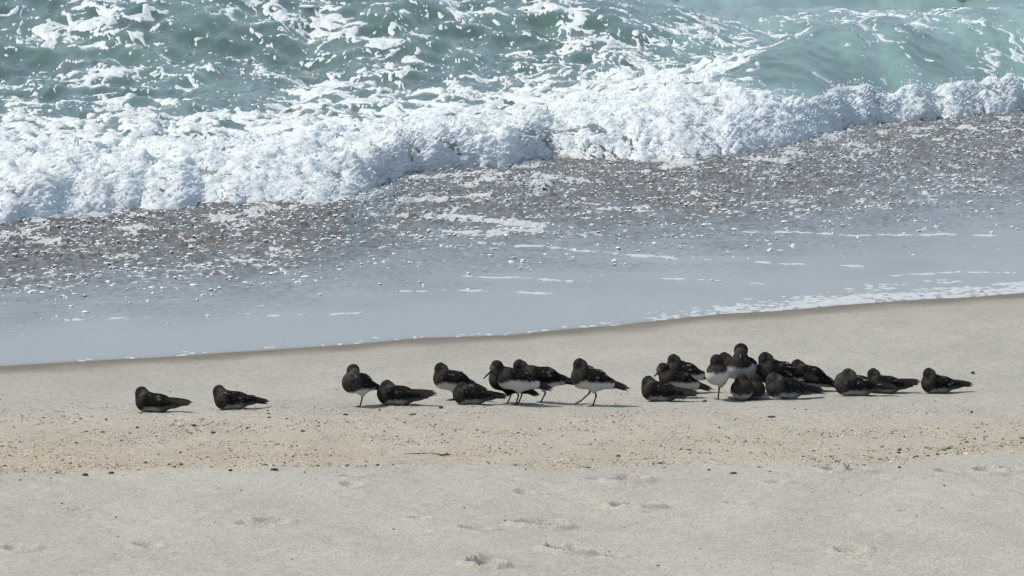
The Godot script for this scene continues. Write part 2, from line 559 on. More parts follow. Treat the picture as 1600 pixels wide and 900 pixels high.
func blob_mesh(seed_: int, mat: Material) -> ArrayMesh:
	# a small uneven rounded lump
	var r := RandomNumberGenerator.new()
	r.seed = seed_
	var st := SurfaceTool.new()
	st.begin(Mesh.PRIMITIVE_TRIANGLES)
	st.set_smooth_group(0)
	var rings := 4
	var seg := 7
	var pts := []
	for i in rings + 1:
		var row := []
		var ph := PI * i / rings
		for j in seg:
			var th := TAU * j / seg
			var k := r.randf_range(0.75, 1.15)
			if i == 0 or i == rings:
				k = 1.0
			row.append(Vector3(sin(ph) * cos(th), cos(ph), sin(ph) * sin(th)) * k)
		pts.append(row)
	for i in rings:
		for j in seg:
			var a: Vector3 = pts[i][j]
			var b: Vector3 = pts[i][(j + 1) % seg]
			var c: Vector3 = pts[i + 1][j]
			var e: Vector3 = pts[i + 1][(j + 1) % seg]
			for q in [a, c, b, b, c, e]:
				st.add_vertex(q)
	st.index()
	st.generate_normals()
	st.set_material(mat)
	return st.commit()

func scatter(called: String, mesh: Mesh, xf: Array, cols: Array) -> MultiMeshInstance3D:
	var mm := MultiMesh.new()
	mm.transform_format = MultiMesh.TRANSFORM_3D
	mm.use_colors = not cols.is_empty()
	mm.mesh = mesh
	mm.instance_count = xf.size()
	for k in xf.size():
		mm.set_instance_transform(k, xf[k])
		if not cols.is_empty():
			mm.set_instance_color(k, cols[k])
	var o := MultiMeshInstance3D.new()
	o.name = numbered(called)
	o.multimesh = mm
	add_child(o)
	return o

func build_flecks(foam: Material, bubble: Material) -> void:
	var xf := []
	var tries := 0
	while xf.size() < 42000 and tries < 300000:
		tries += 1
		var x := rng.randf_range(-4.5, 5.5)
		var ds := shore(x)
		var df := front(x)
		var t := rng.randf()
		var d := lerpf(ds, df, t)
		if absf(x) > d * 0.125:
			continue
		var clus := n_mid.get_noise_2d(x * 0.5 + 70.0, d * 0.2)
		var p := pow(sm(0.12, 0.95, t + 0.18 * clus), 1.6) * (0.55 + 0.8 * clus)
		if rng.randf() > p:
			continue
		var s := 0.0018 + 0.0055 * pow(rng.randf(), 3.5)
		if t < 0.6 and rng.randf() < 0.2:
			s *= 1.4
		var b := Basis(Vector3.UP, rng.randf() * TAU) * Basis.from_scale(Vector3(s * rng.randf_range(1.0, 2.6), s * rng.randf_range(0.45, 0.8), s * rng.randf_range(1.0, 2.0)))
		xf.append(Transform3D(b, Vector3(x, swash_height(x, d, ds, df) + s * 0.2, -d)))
	var o := scatter("foam_and_glint_flecks", blob_mesh(3, bubble), xf, [])  # foam bits and bubbles; the pale blobs also imitate sun glints on the ripples
	tag(o, "white foam flecks and bubbles, also standing in for sun glints, scattered over the brown shallows", "foam", "", "stuff")
	var churn := []
	tries = 0
	while churn.size() < 9000 and tries < 120000:
		tries += 1
		var x := rng.randf_range(-4.8, 5.4)
		var dd := 0.02 + 4.0 * pow(rng.randf(), 2.4)
		var df := front_at(x, dd, front(x), front_smooth(x))
		if absf(x) > (df + dd) * 0.125:
			continue
		var v := foam_amount(x, dd, df, 0.0)
		if v < 0.05 or (v > 0.5 and rng.randf() > 0.45):
			continue
		var s := 0.002 + 0.006 * pow(rng.randf(), 2.5)
		var b := Basis(Vector3(rng.randfn(), rng.randfn(), rng.randfn()).normalized(), rng.randf() * TAU) * Basis.from_scale(Vector3(s * rng.randf_range(0.8, 2.2), s * rng.randf_range(0.5, 1.0), s * rng.randf_range(0.8, 1.6)))
		churn.append(Transform3D(b, Vector3(x, sea_height(x, dd, df) + 0.03 * sm(0.0, 0.4, v) + rng.randf_range(-0.01, 0.055), -(df + dd))))
	var ch := scatter("churned_foam", blob_mesh(5, foam), churn, [])
	tag(ch, "fine churned white clots on the tumbling front of the surf", "foam", "", "stuff")
	var drops := []
	for k in 1700:
		var x := rng.randf_range(-4.5, 5.2)
		var dd := rng.randf_range(0.05, 4.0) if rng.randf() < 0.6 else rng.randf_range(4.0, 18.0)
		if x > 1.2 and dd > 0.5 and rng.randf() < 0.985:
			continue
		var df := front_at(x, dd, front(x), front_smooth(x))
		var s := 0.002 + 0.006 * pow(rng.randf(), 3.0)
		var lift := absf(rng.randfn(0.03, 0.05))
		drops.append(Transform3D(Basis.from_scale(Vector3(s, s, s)), Vector3(x, sea_height(x, dd, df) + 0.03 + lift, -(df + dd))))
	var caps := []
	for k in 2600:
		var x := rng.randf_range(-2.0, 11.0)
		var dd := rng.randf_range(18.0, 50.0)
		var df := front_at(x, dd, front(x), front_smooth(x))
		if n_big.get_noise_2d(x * 0.7 + 9.0, (df + dd) * 0.12) < rng.randf_range(-0.1, 0.4):
			continue
		var s := 0.008 + 0.03 * pow(rng.randf(), 3.0)
		caps.append(Transform3D(Basis.from_scale(Vector3(s * rng.randf_range(1.5, 4.0), s * 0.5, s * 3.0)), Vector3(x, sea_height(x, dd, df) + s * 0.2, -(df + dd))))
	var wc := scatter("foam_specks", blob_mesh(6, foam), caps, [])
	tag(wc, "small white foam specks on the open water beyond the wave crest", "foam", "", "stuff")
	var q := scatter("spray_drops", blob_mesh(4, bubble), drops, [])
	tag(q, "tiny white spray drops flying off the breaking surf", "spray", "", "stuff")

# ------------------------------------------------------------------ small things on the sand
func build_gravel() -> void:
	var mat := StandardMaterial3D.new()
	mat.vertex_color_use_as_albedo = true
	mat.roughness = 0.9
	var m := blob_mesh(9, mat)
	var xf := []
	var cols := []
	var tries := 0
	while xf.size() < 18000 and tries < 200000:
		tries += 1
		var x := rng.randf_range(-1.9, 2.0)
		var d := rng.randf_range(11.2, 15.6)
		var be := band_edge(x)
		var inside := sm(be - 0.05, be + 0.05, d) * (1.0 - sm(14.2, 15.2, d))
		var p := 0.02 + 0.5 * inside + 0.8 * exp(-pow((d - be - 0.12) / 0.16, 2.0)) * sm(-0.2, 1.2, absf(x))
		p *= clampf(0.5 + 1.6 * n_mid.get_noise_2d(x * 0.4 + 80.0, d * 0.5), 0.08, 1.5)
		if rng.randf() > p:
			continue
		var s := 0.0010 + 0.0022 * pow(rng.randf(), 3.0)
		if absf(d - be - 0.15) < 0.3 and rng.randf() < 0.012 + 0.02 * sm(0.7, 1.2, x):
			s = rng.randf_range(0.003, 0.0055)
		var b := Basis(Vector3.UP, rng.randf() * TAU) * Basis.from_scale(Vector3(s * rng.randf_range(0.9, 1.8), s * 0.75, s))
		xf.append(Transform3D(b, Vector3(x, ground(x, d) + s * 0.3, -d)))
		var w := rng.randf()
		var c := Color(0.40, 0.31, 0.23)
		if w < 0.025 or (s > 0.003 and w < 0.6):
			c = Color(0.10, 0.08, 0.065)
		elif w < 0.3:
			c = Color(0.31, 0.25, 0.19)
		elif w > 0.82:
			c = Color(0.55, 0.52, 0.47)
		cols.append(c)
	var o := scatter("coarse_grains", m, xf, cols)
	tag(o, "coarse orange, dark and pale grains strewn along the sand strip", "gravel", "", "stuff")

func build_pebbles() -> void:
	var mat := StandardMaterial3D.new()
	mat.albedo_color = Color(0.030, 0.026, 0.022).linear_to_srgb()
	mat.roughness = 0.85
	var shapes := [blob_mesh(21, mat), blob_mesh(22, mat), blob_mesh(23, mat), blob_mesh(24, mat)]
	var same := "small dark pebble lying on the pale sand"
	# [px, py, width in pixels, height in pixels, label]
	var list := [[303, 666, 10, 6, "dark pebble on sand below the gap between two lone sitting birds"], [333, 677, 9, 5, "dark pebble lying in front of the second lone sitting bird"],
		[133, 743, 13, 6, "larger dark pebble at the edge of the fine grey sand, beside a smaller one"], [174, 740, 10, 5, "smaller dark pebble beside a larger one at the fine sand edge"],
		[360, 736, 8, 5, same], [429, 735, 14, 6, "flat broad dark pebble at the coarse strip's near edge"], [689, 638, 9, 6, "round dark pebble beside the sitting bird under a standing one"],
		[645, 648, 13, 3, "flat dark sliver below the sitting bird's tail"], [540, 648, 11, 3, "thin flat dark sliver in front of the preening bird"],
		[420, 646, 8, 3, same], [420, 654, 8, 3, same], [448, 655, 5, 3, same], [166, 656, 6, 4, same], [214, 669, 6, 3, same], [161, 675, 10, 3, same],
		[1101, 628, 9, 5, "dark pebble in front of the one-legged bird facing the camera"], [1520, 584, 9, 6, "lone dark pebble behind the last sitting bird's tail"],
		[1206, 652, 15, 4, "long flat dark pebble in front of the huddled birds"], [1405, 709, 8, 4, same], [1433, 714, 6, 4, same], [1405, 731, 7, 4, same],
		[1465, 711, 7, 4, same], [1108, 735, 7, 4, same], [1146, 740, 13, 4, "flat dark chip on fine sand below the coarse strip"], [918, 735, 15, 4, "broad flat dark chip at the edge of the fine sand"],
		[1518, 645, 6, 4, same], [1340, 728, 7, 4, same], [1350, 728, 6, 4, same], [600, 675, 5, 3, same], [473, 675, 8, 3, same], [126, 655, 5, 3, same], [590, 728, 8, 4, same], [497, 729, 10, 4, same]]
	for k in list.size():
		var a: Array = list[k]
		var p := pix(a[0], a[1])
		var per_m := F / -p.z
		var w: float = a[2] / per_m * 0.5
		var h: float = a[3] / per_m * 0.5
		var o := add_mesh("pebble", shapes[k % 4])
		o.transform = Transform3D(Basis(Vector3.UP, rng.randf_range(-0.5, 0.5)) * Basis.from_scale(Vector3(w, h, w * rng.randf_range(0.6, 0.9))), p + Vector3(0, h * 0.35, 0))
		tag(o, a[4], "pebble", "dark pebbles on the sand")
	# a thin stick lying along the strip
	var st := SurfaceTool.new()
	st.begin(Mesh.PRIMITIVE_TRIANGLES)
	var pts := []
	var rad := []
	for q in [[630, 710.5], [645, 709.5], [660, 710.5], [676, 710], [690, 711.5], [704, 711]]:
		var p := pix(q[0], q[1])
		pts.append(p + Vector3(0, 0.002, 0))
		rad.append(0.0028)
	rad[0] = 0.001
	rad[5] = 0.0012
	tube(st, pts, rad, 6)
	st.generate_normals()
	st.set_material(mat)
	var stick := add_mesh("stick", st.commit())
	tag(stick, "thin dark stick lying along the coarse sand strip", "stick")

func tube(st: SurfaceTool, pts: Array, rad: Array, seg: int) -> void:
	var rings := []
	for i in pts.size():
		var a: Vector3 = pts[maxi(i - 1, 0)]
		var b: Vector3 = pts[mini(i + 1, pts.size() - 1)]
		var t := (b - a).normalized()
		var u := t.cross(Vector3(0.31, 0.42, 0.85)).normalized()
		var v := t.cross(u)
		var ring := []
		for j in seg:
			var th := TAU * j / seg
			ring.append((pts[i] as Vector3) + (u * cos(th) + v * sin(th)) * float(rad[i]))
		rings.append(ring)
	for i in rings.size() - 1:
		for j in seg:
			var k := (j + 1) % seg
			for q in [rings[i][j], rings[i + 1][j], rings[i][k], rings[i][k], rings[i + 1][j], rings[i + 1][k]]:
				st.add_vertex(q)
	for e in [0, rings.size() - 1]:
		for j in seg:
			var k := (j + 1) % seg
			if e == 0:
				for q in [pts[0], rings[0][j], rings[0][k]]:
					st.add_vertex(q)
			else:
				for q in [pts[e], rings[e][k], rings[e][j]]:
					st.add_vertex(q)

# ------------------------------------------------------------------ birds
var plumage: StandardMaterial3D
var feather: StandardMaterial3D
var horn: StandardMaterial3D
var eye_mat: StandardMaterial3D

func field_mesh(bones: Array, cell: float, colour: Callable) -> Dictionary:
	# bones: [a, b, radius a, radius b, blend, squeeze of z]; meshed as surface nets
	var lo := Vector3(9, 9, 9)
	var hi := -lo
	for b in bones:
		var r: float = maxf(b[2], b[3]) * 1.15 + cell * 2.0
		for e in [b[0], b[1]]:
			lo = lo.min(e - Vector3(r, r, r))
			hi = hi.max(e + Vector3(r, r, r))
	var nx := int(ceil((hi.x - lo.x) / cell)) + 1
	var ny := int(ceil((hi.y - lo.y) / cell)) + 1
	var nz := int(ceil((hi.z - lo.z) / cell)) + 1
	var f := PackedFloat32Array()
	f.resize(nx * ny * nz)
	var k := 0
	for z in nz:
		for y in ny:
			for x in nx:
				var p := lo + Vector3(x, y, z) * cell
				var v := 1.0
				for b in bones:
					var a: Vector3 = b[0]
					var ba: Vector3 = b[1] - a
					var pa := p - a
					pa.z *= b[5]
					var h := clampf(pa.dot(ba) / maxf(ba.length_squared(), 1e-9), 0.0, 1.0)
					var q := (pa - ba * h).length() - lerpf(b[2], b[3], h)
					var kk: float = b[4]
					var m := maxf(kk - absf(v - q), 0.0) / kk
					v = minf(v, q) - m * m * kk * 0.25
				f[k] = v
				k += 1
	var id := PackedInt32Array()
	id.resize(nx * ny * nz)
	id.fill(-1)
	var pos := PackedVector3Array()
	var nrm := PackedVector3Array()
	var col := PackedColorArray()
	var sx := 1
	var sy := nx
	var sz := nx * ny
	var offs := [0, sx, sy, sx + sy, sz, sx + sz, sy + sz, sx + sy + sz]
	var edges := [[0, 1], [2, 3], [4, 5], [6, 7], [0, 2], [1, 3], [4, 6], [5, 7], [0, 4], [1, 5], [2, 6], [3, 7]]
	for z in nz - 1:
		for y in ny - 1:
			for x in nx - 1:
				var c := x + y * sy + z * sz
				var inside := 0
				for o in offs:
					if f[c + o] < 0.0:
						inside += 1
				if inside == 0 or inside == 8:
					continue
				var sum := Vector3.ZERO
				var cnt := 0
				for e in edges:
					var fa := f[c + offs[e[0]]]
					var fb := f[c + offs[e[1]]]
					if (fa < 0.0) != (fb < 0.0):
						var t := fa / (fa - fb)
						var pa := Vector3(e[0] & 1, (e[0] >> 1) & 1, e[0] >> 2)
						var pb := Vector3(e[1] & 1, (e[1] >> 1) & 1, e[1] >> 2)
						sum += pa.lerp(pb, t)
						cnt += 1
				var p := lo + (Vector3(x, y, z) + sum / cnt) * cell
				var g := Vector3(f[c + 1] + f[c + 1 + sy] + f[c + 1 + sz] + f[c + 1 + sy + sz] - f[c] - f[c + sy] - f[c + sz] - f[c + sy + sz],
					f[c + sy] + f[c + sy + 1] + f[c + sy + sz] + f[c + sy + sz + 1] - f[c] - f[c + 1] - f[c + sz] - f[c + sz + 1],
					f[c + sz] + f[c + sz + 1] + f[c + sz + sy] + f[c + sz + sy + 1] - f[c] - f[c + 1] - f[c + sy] - f[c + sy + 1])
				id[c] = pos.size()
				pos.append(p)
				nrm.append(g.normalized())
				col.append(colour.call(p, g.normalized()))
	var idx := PackedInt32Array()
	for z in range(1, nz - 1):
		for y in range(1, ny - 1):
			for x in range(1, nx - 1):
				var c := x + y * sy + z * sz
				var a := f[c] < 0.0
				for axis in 3:
					var s: int = [sx, sy, sz][axis]
					var b := f[c + s] < 0.0
					if a == b:
						continue
					var u: int = [sy, sz, sx][axis]
					var w: int = [sz, sx, sy][axis]
					var q := [id[c - u - w], id[c - w], id[c], id[c - u]]
					if a:
						q.reverse()
					idx.append_array(PackedInt32Array([q[0], q[1], q[2], q[0], q[2], q[3]]))
	var arr := []
	arr.resize(Mesh.ARRAY_MAX)
	arr[Mesh.ARRAY_VERTEX] = pos
	arr[Mesh.ARRAY_NORMAL] = nrm
	arr[Mesh.ARRAY_COLOR] = col
	arr[Mesh.ARRAY_INDEX] = idx
	var m := ArrayMesh.new()
	m.add_surface_from_arrays(Mesh.PRIMITIVE_TRIANGLES, arr)
	m.surface_set_material(0, plumage)
	return {"mesh": m, "pos": pos, "nrm": nrm}

func add_feather(pos: PackedVector3Array, col: PackedColorArray, nrm: PackedVector3Array, root: Vector3, n: Vector3, dir: Vector3, length: float, width: float, lift: float, c: Color, edge: Color) -> void:
	var side := dir.cross(n).normalized()
	var prof := [0.35, 0.9, 1.0, 0.75, 0.0]
	for s in 4:
		for q in 2:
			var sg := -1.0 if q == 0 else 1.0
			var a := root + dir * (length * s / 4.0) + n * (lift * s / 4.0)
			var b := root + dir * (length * (s + 1) / 4.0) + n * (lift * (s + 1) / 4.0)
			var wa: float = prof[s] * width * 0.5
			var wb: float = prof[s + 1] * width * 0.5
			var a2 := a + side * sg * wa - n * wa * 0.10
			var b2 := b + side * sg * wb - n * wb * 0.10
			var tri := [a, b, b2, a, b2, a2]
			var cc := [c, c if s < 3 else edge, edge, c, edge, c if s < 1 else edge]
			if q == 0:
				tri.reverse()
				cc.reverse()
			for k in 6:
				pos.append(tri[k])
				col.append(cc[k])
				nrm.append(n)

func commit_loose(pos: PackedVector3Array, col: PackedColorArray, nrm: PackedVector3Array, mat: Material) -> ArrayMesh:
	var arr := []
	arr.resize(Mesh.ARRAY_MAX)
	arr[Mesh.ARRAY_VERTEX] = pos
	arr[Mesh.ARRAY_NORMAL] = nrm
	arr[Mesh.ARRAY_COLOR] = col
	var m := ArrayMesh.new()
	m.add_surface_from_arrays(Mesh.PRIMITIVE_TRIANGLES, arr)
	m.surface_set_material(0, mat)
	return m

# A bird looks along -x in its own axes and stands on y = 0.
# o: belly (height of the body's centre), pitch, head (x, y from the body's centre), bill direction or null, legs, dark (tone)
func make_bird(label: String, at: Vector3, yaw: float, size: float, o: Dictionary) -> void:
	var root := Node3D.new()
	root.name = numbered("sandpiper")
	add_child(root)
	root.position = at
	root.rotation.y = deg_to_rad(yaw)
	root.scale = Vector3(size, size, size)
	tag(root, label, "bird", "shorebirds resting on the sand")
	var cy: float = o.get("belly", 0.030)
	var sit: bool = o.get("sit", true)
	var pitch: float = deg_to_rad(o.get("pitch", -2.0 if sit else 4.0))
	var plump: float = o.get("plump", 0.90 if sit else 0.95)
	var center := Vector3(0, cy, 0)
	var rot := Basis(Vector3(0, 0, 1), -pitch)
	var breast: Vector3 = center + rot * Vector3(-0.028, 0.002, 0)
	var mid: Vector3 = center + rot * Vector3(0.014, -0.003 if sit else 0.001, 0)
	var mr := 0.0262 if sit else 0.0290
	var rump: Vector3 = center + rot * Vector3(0.056, -0.004, 0)
	var tail: Vector3 = center + rot * Vector3(0.082, -0.008, 0)
	var hp: Vector2 = o.get("head", Vector2(-0.040, 0.025))
	var head := center + Vector3(hp.x, hp.y, o.get("head_z", 0.0))
	var hr := 0.0200
	var turned: float = deg_to_rad(o.get("turn", 150.0))       # which way the face looks, from straight ahead
	var face := Vector3(-cos(turned), o.get("nod", -0.12), sin(turned)).normalized()
	var bones := [
		[breast, mid, 0.0335 * plump, mr * plump, 0.001, 0.94],
		[mid, rump, mr * plump, 0.0132 * plump, 0.016, 0.92],
		[rump, tail, 0.0130 * plump, 0.0050 * plump, 0.012, 0.85],
		[breast + Vector3(-0.006, 0.008, 0), head + Vector3(-0.001, -0.008, 0), 0.0245 * plump, 0.0165, 0.010, 1.0],
		[head, head + face * 0.005, hr, 0.0170, 0.004, 1.03],
	]
	if not sit:
		bones.append([center + Vector3(0.004, -0.026, 0.010), center + Vector3(0.004, -0.036, 0.010), 0.010, 0.004, 0.012, 1.0])
	var seed_ := hash(label) % 10000
	var tone: float = o.get("tone", 1.0)
	var white_at: float = o.get("white", -0.013 if sit else -0.004)
	var colour := func(p: Vector3, n: Vector3) -> Color:
		var sp := n_fine.get_noise_3d(p.x * 9.0 + seed_, p.y * 9.0, p.z * 9.0)
		var sp2 := n_fine.get_noise_3d(p.x * 3.5 + seed_, p.y * 3.5, p.z * 3.5)
		var back := Color(0.011, 0.0102, 0.0096)
		var grey := Color(0.070, 0.066, 0.061)
		var white := Color(0.46, 0.447, 0.424)
		var c := back
		if sp > 0.28:
			c = c.lerp(Color(0.028, 0.026, 0.024), sm(0.28, 0.5, sp))
		var q := rot.inverse() * (p - center)
		# belly and flanks pale up to a ragged line that rises towards the tail
		var line := white_at + 0.006 * sm(0.0, 0.08, q.x) + 0.004 * sp2 - 0.016 * (1.0 - sm(-0.055, -0.02, q.x))
		var under := 1.0 - sm(line - 0.006, line + 0.004, q.y + 0.002 * sp)
		# streaked breast and head
		var fore := 1.0 - sm(-0.034, -0.018, q.x + 0.003 * sp)
		var br := Color(0.017, 0.0158, 0.0148).lerp(Color(0.058, 0.054, 0.050), clampf(0.35 + 0.45 * sp2 + 0.75 * sp, 0.0, 1.0))
		c = c.lerp(br, fore)
		c = c.lerp(white, under * (0.95 if not sit else 0.65 * (1.0 - 0.75 * sm(0.0, 0.035, q.x))))
		var hd := (p - head)
		var on_head := 1.0 - sm(hr * 1.0, hr * 1.35, hd.length())
		var hc := Color(0.016, 0.0148, 0.0138).lerp(grey, clampf(0.12 + 0.25 * sp2 + 0.3 * sp, 0.0, 1.0))
		# paler forehead, brow and throat
		var fw := hd.normalized().dot(face)
		hc = hc.lerp(Color(0.12, 0.108, 0.095), sm(0.25, 0.8, fw) * sm(-0.9, -0.1, -hd.y / hr) * 0.55)
		c = c.lerp(hc, on_head)
		return Color(c.r * tone, c.g * tone, c.b * tone)
	var made := field_mesh(bones, 0.0036, colour)
	add_mesh("body", made.mesh, root)
	# folded wings: overlapping feathers over each side of the back, long dark quills to the tail
	var r := RandomNumberGenerator.new()
	r.seed = seed_
	var vp: PackedVector3Array = made.pos
	var vn: PackedVector3Array = made.nrm
	var back_dir := (rot * Vector3(1.0, -0.06, 0)).normalized()
	for sgn in [-1.0, 1.0]:
		var pos := PackedVector3Array()
		var col := PackedColorArray()
		var nrm := PackedVector3Array()
		for k in 520:
			var v := r.randi() % vp.size()
			var q := rot.inverse() * (vp[v] - center)
			if q.z * sgn < -0.001 or q.x < -0.024 or q.x > 0.062 or q.y < white_at + 0.004 + 0.10 * maxf(q.x, 0.0):
				continue
			if (vp[v] - head).length() < hr * 1.25:
				continue
			var dir := (back_dir + Vector3(0, 0, 0)).slide(vn[v]).normalized()
			var dk := r.randf_range(0.6, 1.3)
			var fringe := r.randf()
			var edge := Color(0.016, 0.014, 0.012) * dk
			if fringe < 0.19 * tone * tone:
				edge = Color(0.22, 0.21, 0.197) * r.randf_range(0.4, 1.2) * tone
			elif fringe < 0.45:
				edge = Color(0.026, 0.0245, 0.023)
			add_feather(pos, col, nrm, vp[v] + vn[v] * 0.0004, vn[v], dir, r.randf_range(0.008, 0.014), r.randf_range(0.0045, 0.007), r.randf_range(-0.0022, -0.0004), Color(0.008, 0.0074, 0.0069) * dk, edge)
		for k in 6:
			var a := center + rot * Vector3(0.018 + 0.005 * k, 0.012 - 0.0035 * k, sgn * (0.020 - 0.0012 * k) * plump)
			var tip := center + rot * Vector3(0.098 + 0.0035 * (k % 4) + r.randf_range(0, 0.006), -0.006 - 0.0025 * k + o.get("tip", 0.002) + (0.005 if sit else 0.0), sgn * (0.007 + 0.0012 * k))
			var dir := (tip - a).normalized()
			add_feather(pos, col, nrm, a, Vector3(0, 0.5, sgn * 0.86).slide(dir).normalized(), dir, (tip - a).length(), 0.0075, 0.0, Color(0.016, 0.0148, 0.014), Color(0.040, 0.037, 0.034))
		add_mesh("wing", commit_loose(pos, col, nrm, feather), root)
	# tail fan
	var tp := PackedVector3Array()
	var tc := PackedColorArray()
	var tn := PackedVector3Array()
	for k in 5:
		var z := (k - 2) * 0.004
		var a := center + rot * Vector3(0.064, -0.004, z * 0.7)
		var tip := center + rot * Vector3(0.104 - absf(k - 2) * 0.003, -0.014 + o.get("tail", 0.003 if sit else 0.0), z * 1.6)
		var dir := (tip - a).normalized()
		add_feather(tp, tc, tn, a, Vector3.UP.slide(dir).normalized(), dir, (tip - a).length(), 0.010, 0.0, Color(0.02, 0.018, 0.016), Color(0.06, 0.055, 0.05))
	add_mesh("tail", commit_loose(tp, tc, tn, feather), root)
	# bill
	var st := SurfaceTool.new()
	st.begin(Mesh.PRIMITIVE_TRIANGLES)
	var b0 := head + face * (hr * 0.8)
	var droop: float = o.get("droop", 0.15)
	var bl: float = o.get("bill", 0.024)
	tube(st, [b0, b0 + face * bl * 0.4, b0 + face * bl * 0.75 - Vector3(0, bl * droop * 0.25, 0), b0 + face * bl - Vector3(0, bl * droop * 0.6, 0)], [0.0046, 0.0036, 0.0027, 0.0015], 7)
	st.generate_normals()
	st.set_material(horn)
	add_mesh("bill", st.commit(), root)
	# eyes
	var eb := SphereMesh.new()
	eb.radius = 0.0024
	eb.height = 0.0048
	eb.radial_segments = 10
	eb.rings = 6
	eb.material = eye_mat
	var across := face.cross(Vector3.UP).normalized()
	for sg in [-1.0, 1.0]:
		var e := add_mesh("eye", eb, root)
		e.position = head + (face * 0.55 + across * 0.80 * sg + Vector3.UP * 0.25).normalized() * hr * 0.93
	# legs: [hip x, hip z, foot x, foot y, foot z]
	for lg in o.get("legs", []):
		var ls := SurfaceTool.new()
		ls.begin(Mesh.PRIMITIVE_TRIANGLES)
		var hip := Vector3(lg[0], cy - 0.022, lg[1])
		var foot := Vector3(lg[2], lg[3] + 0.0025, lg[4])
		var ank := hip.lerp(foot, 0.45) + Vector3(0.007, 0, 0)
		tube(ls, [hip, ank + (hip - ank) * 0.15, ank, ank + (foot - ank) * 0.12, foot], [0.0042, 0.0026, 0.0031, 0.0022, 0.0023], 7)
		for tdir in [Vector3(-1, 0, 0), Vector3(-0.85, 0, 0.5), Vector3(-0.85, 0, -0.5)]:
			var down: float = -0.0012 if lg[3] < 0.004 else -0.010
			tube(ls, [foot, foot + tdir.normalized() * 0.010 + Vector3(0, down * 0.4, 0), foot + tdir.normalized() * 0.021 + Vector3(0, down, 0)], [0.0022, 0.0019, 0.0009], 6)
		ls.generate_normals()
		ls.set_material(horn)
		add_mesh("leg", ls.commit(), root)

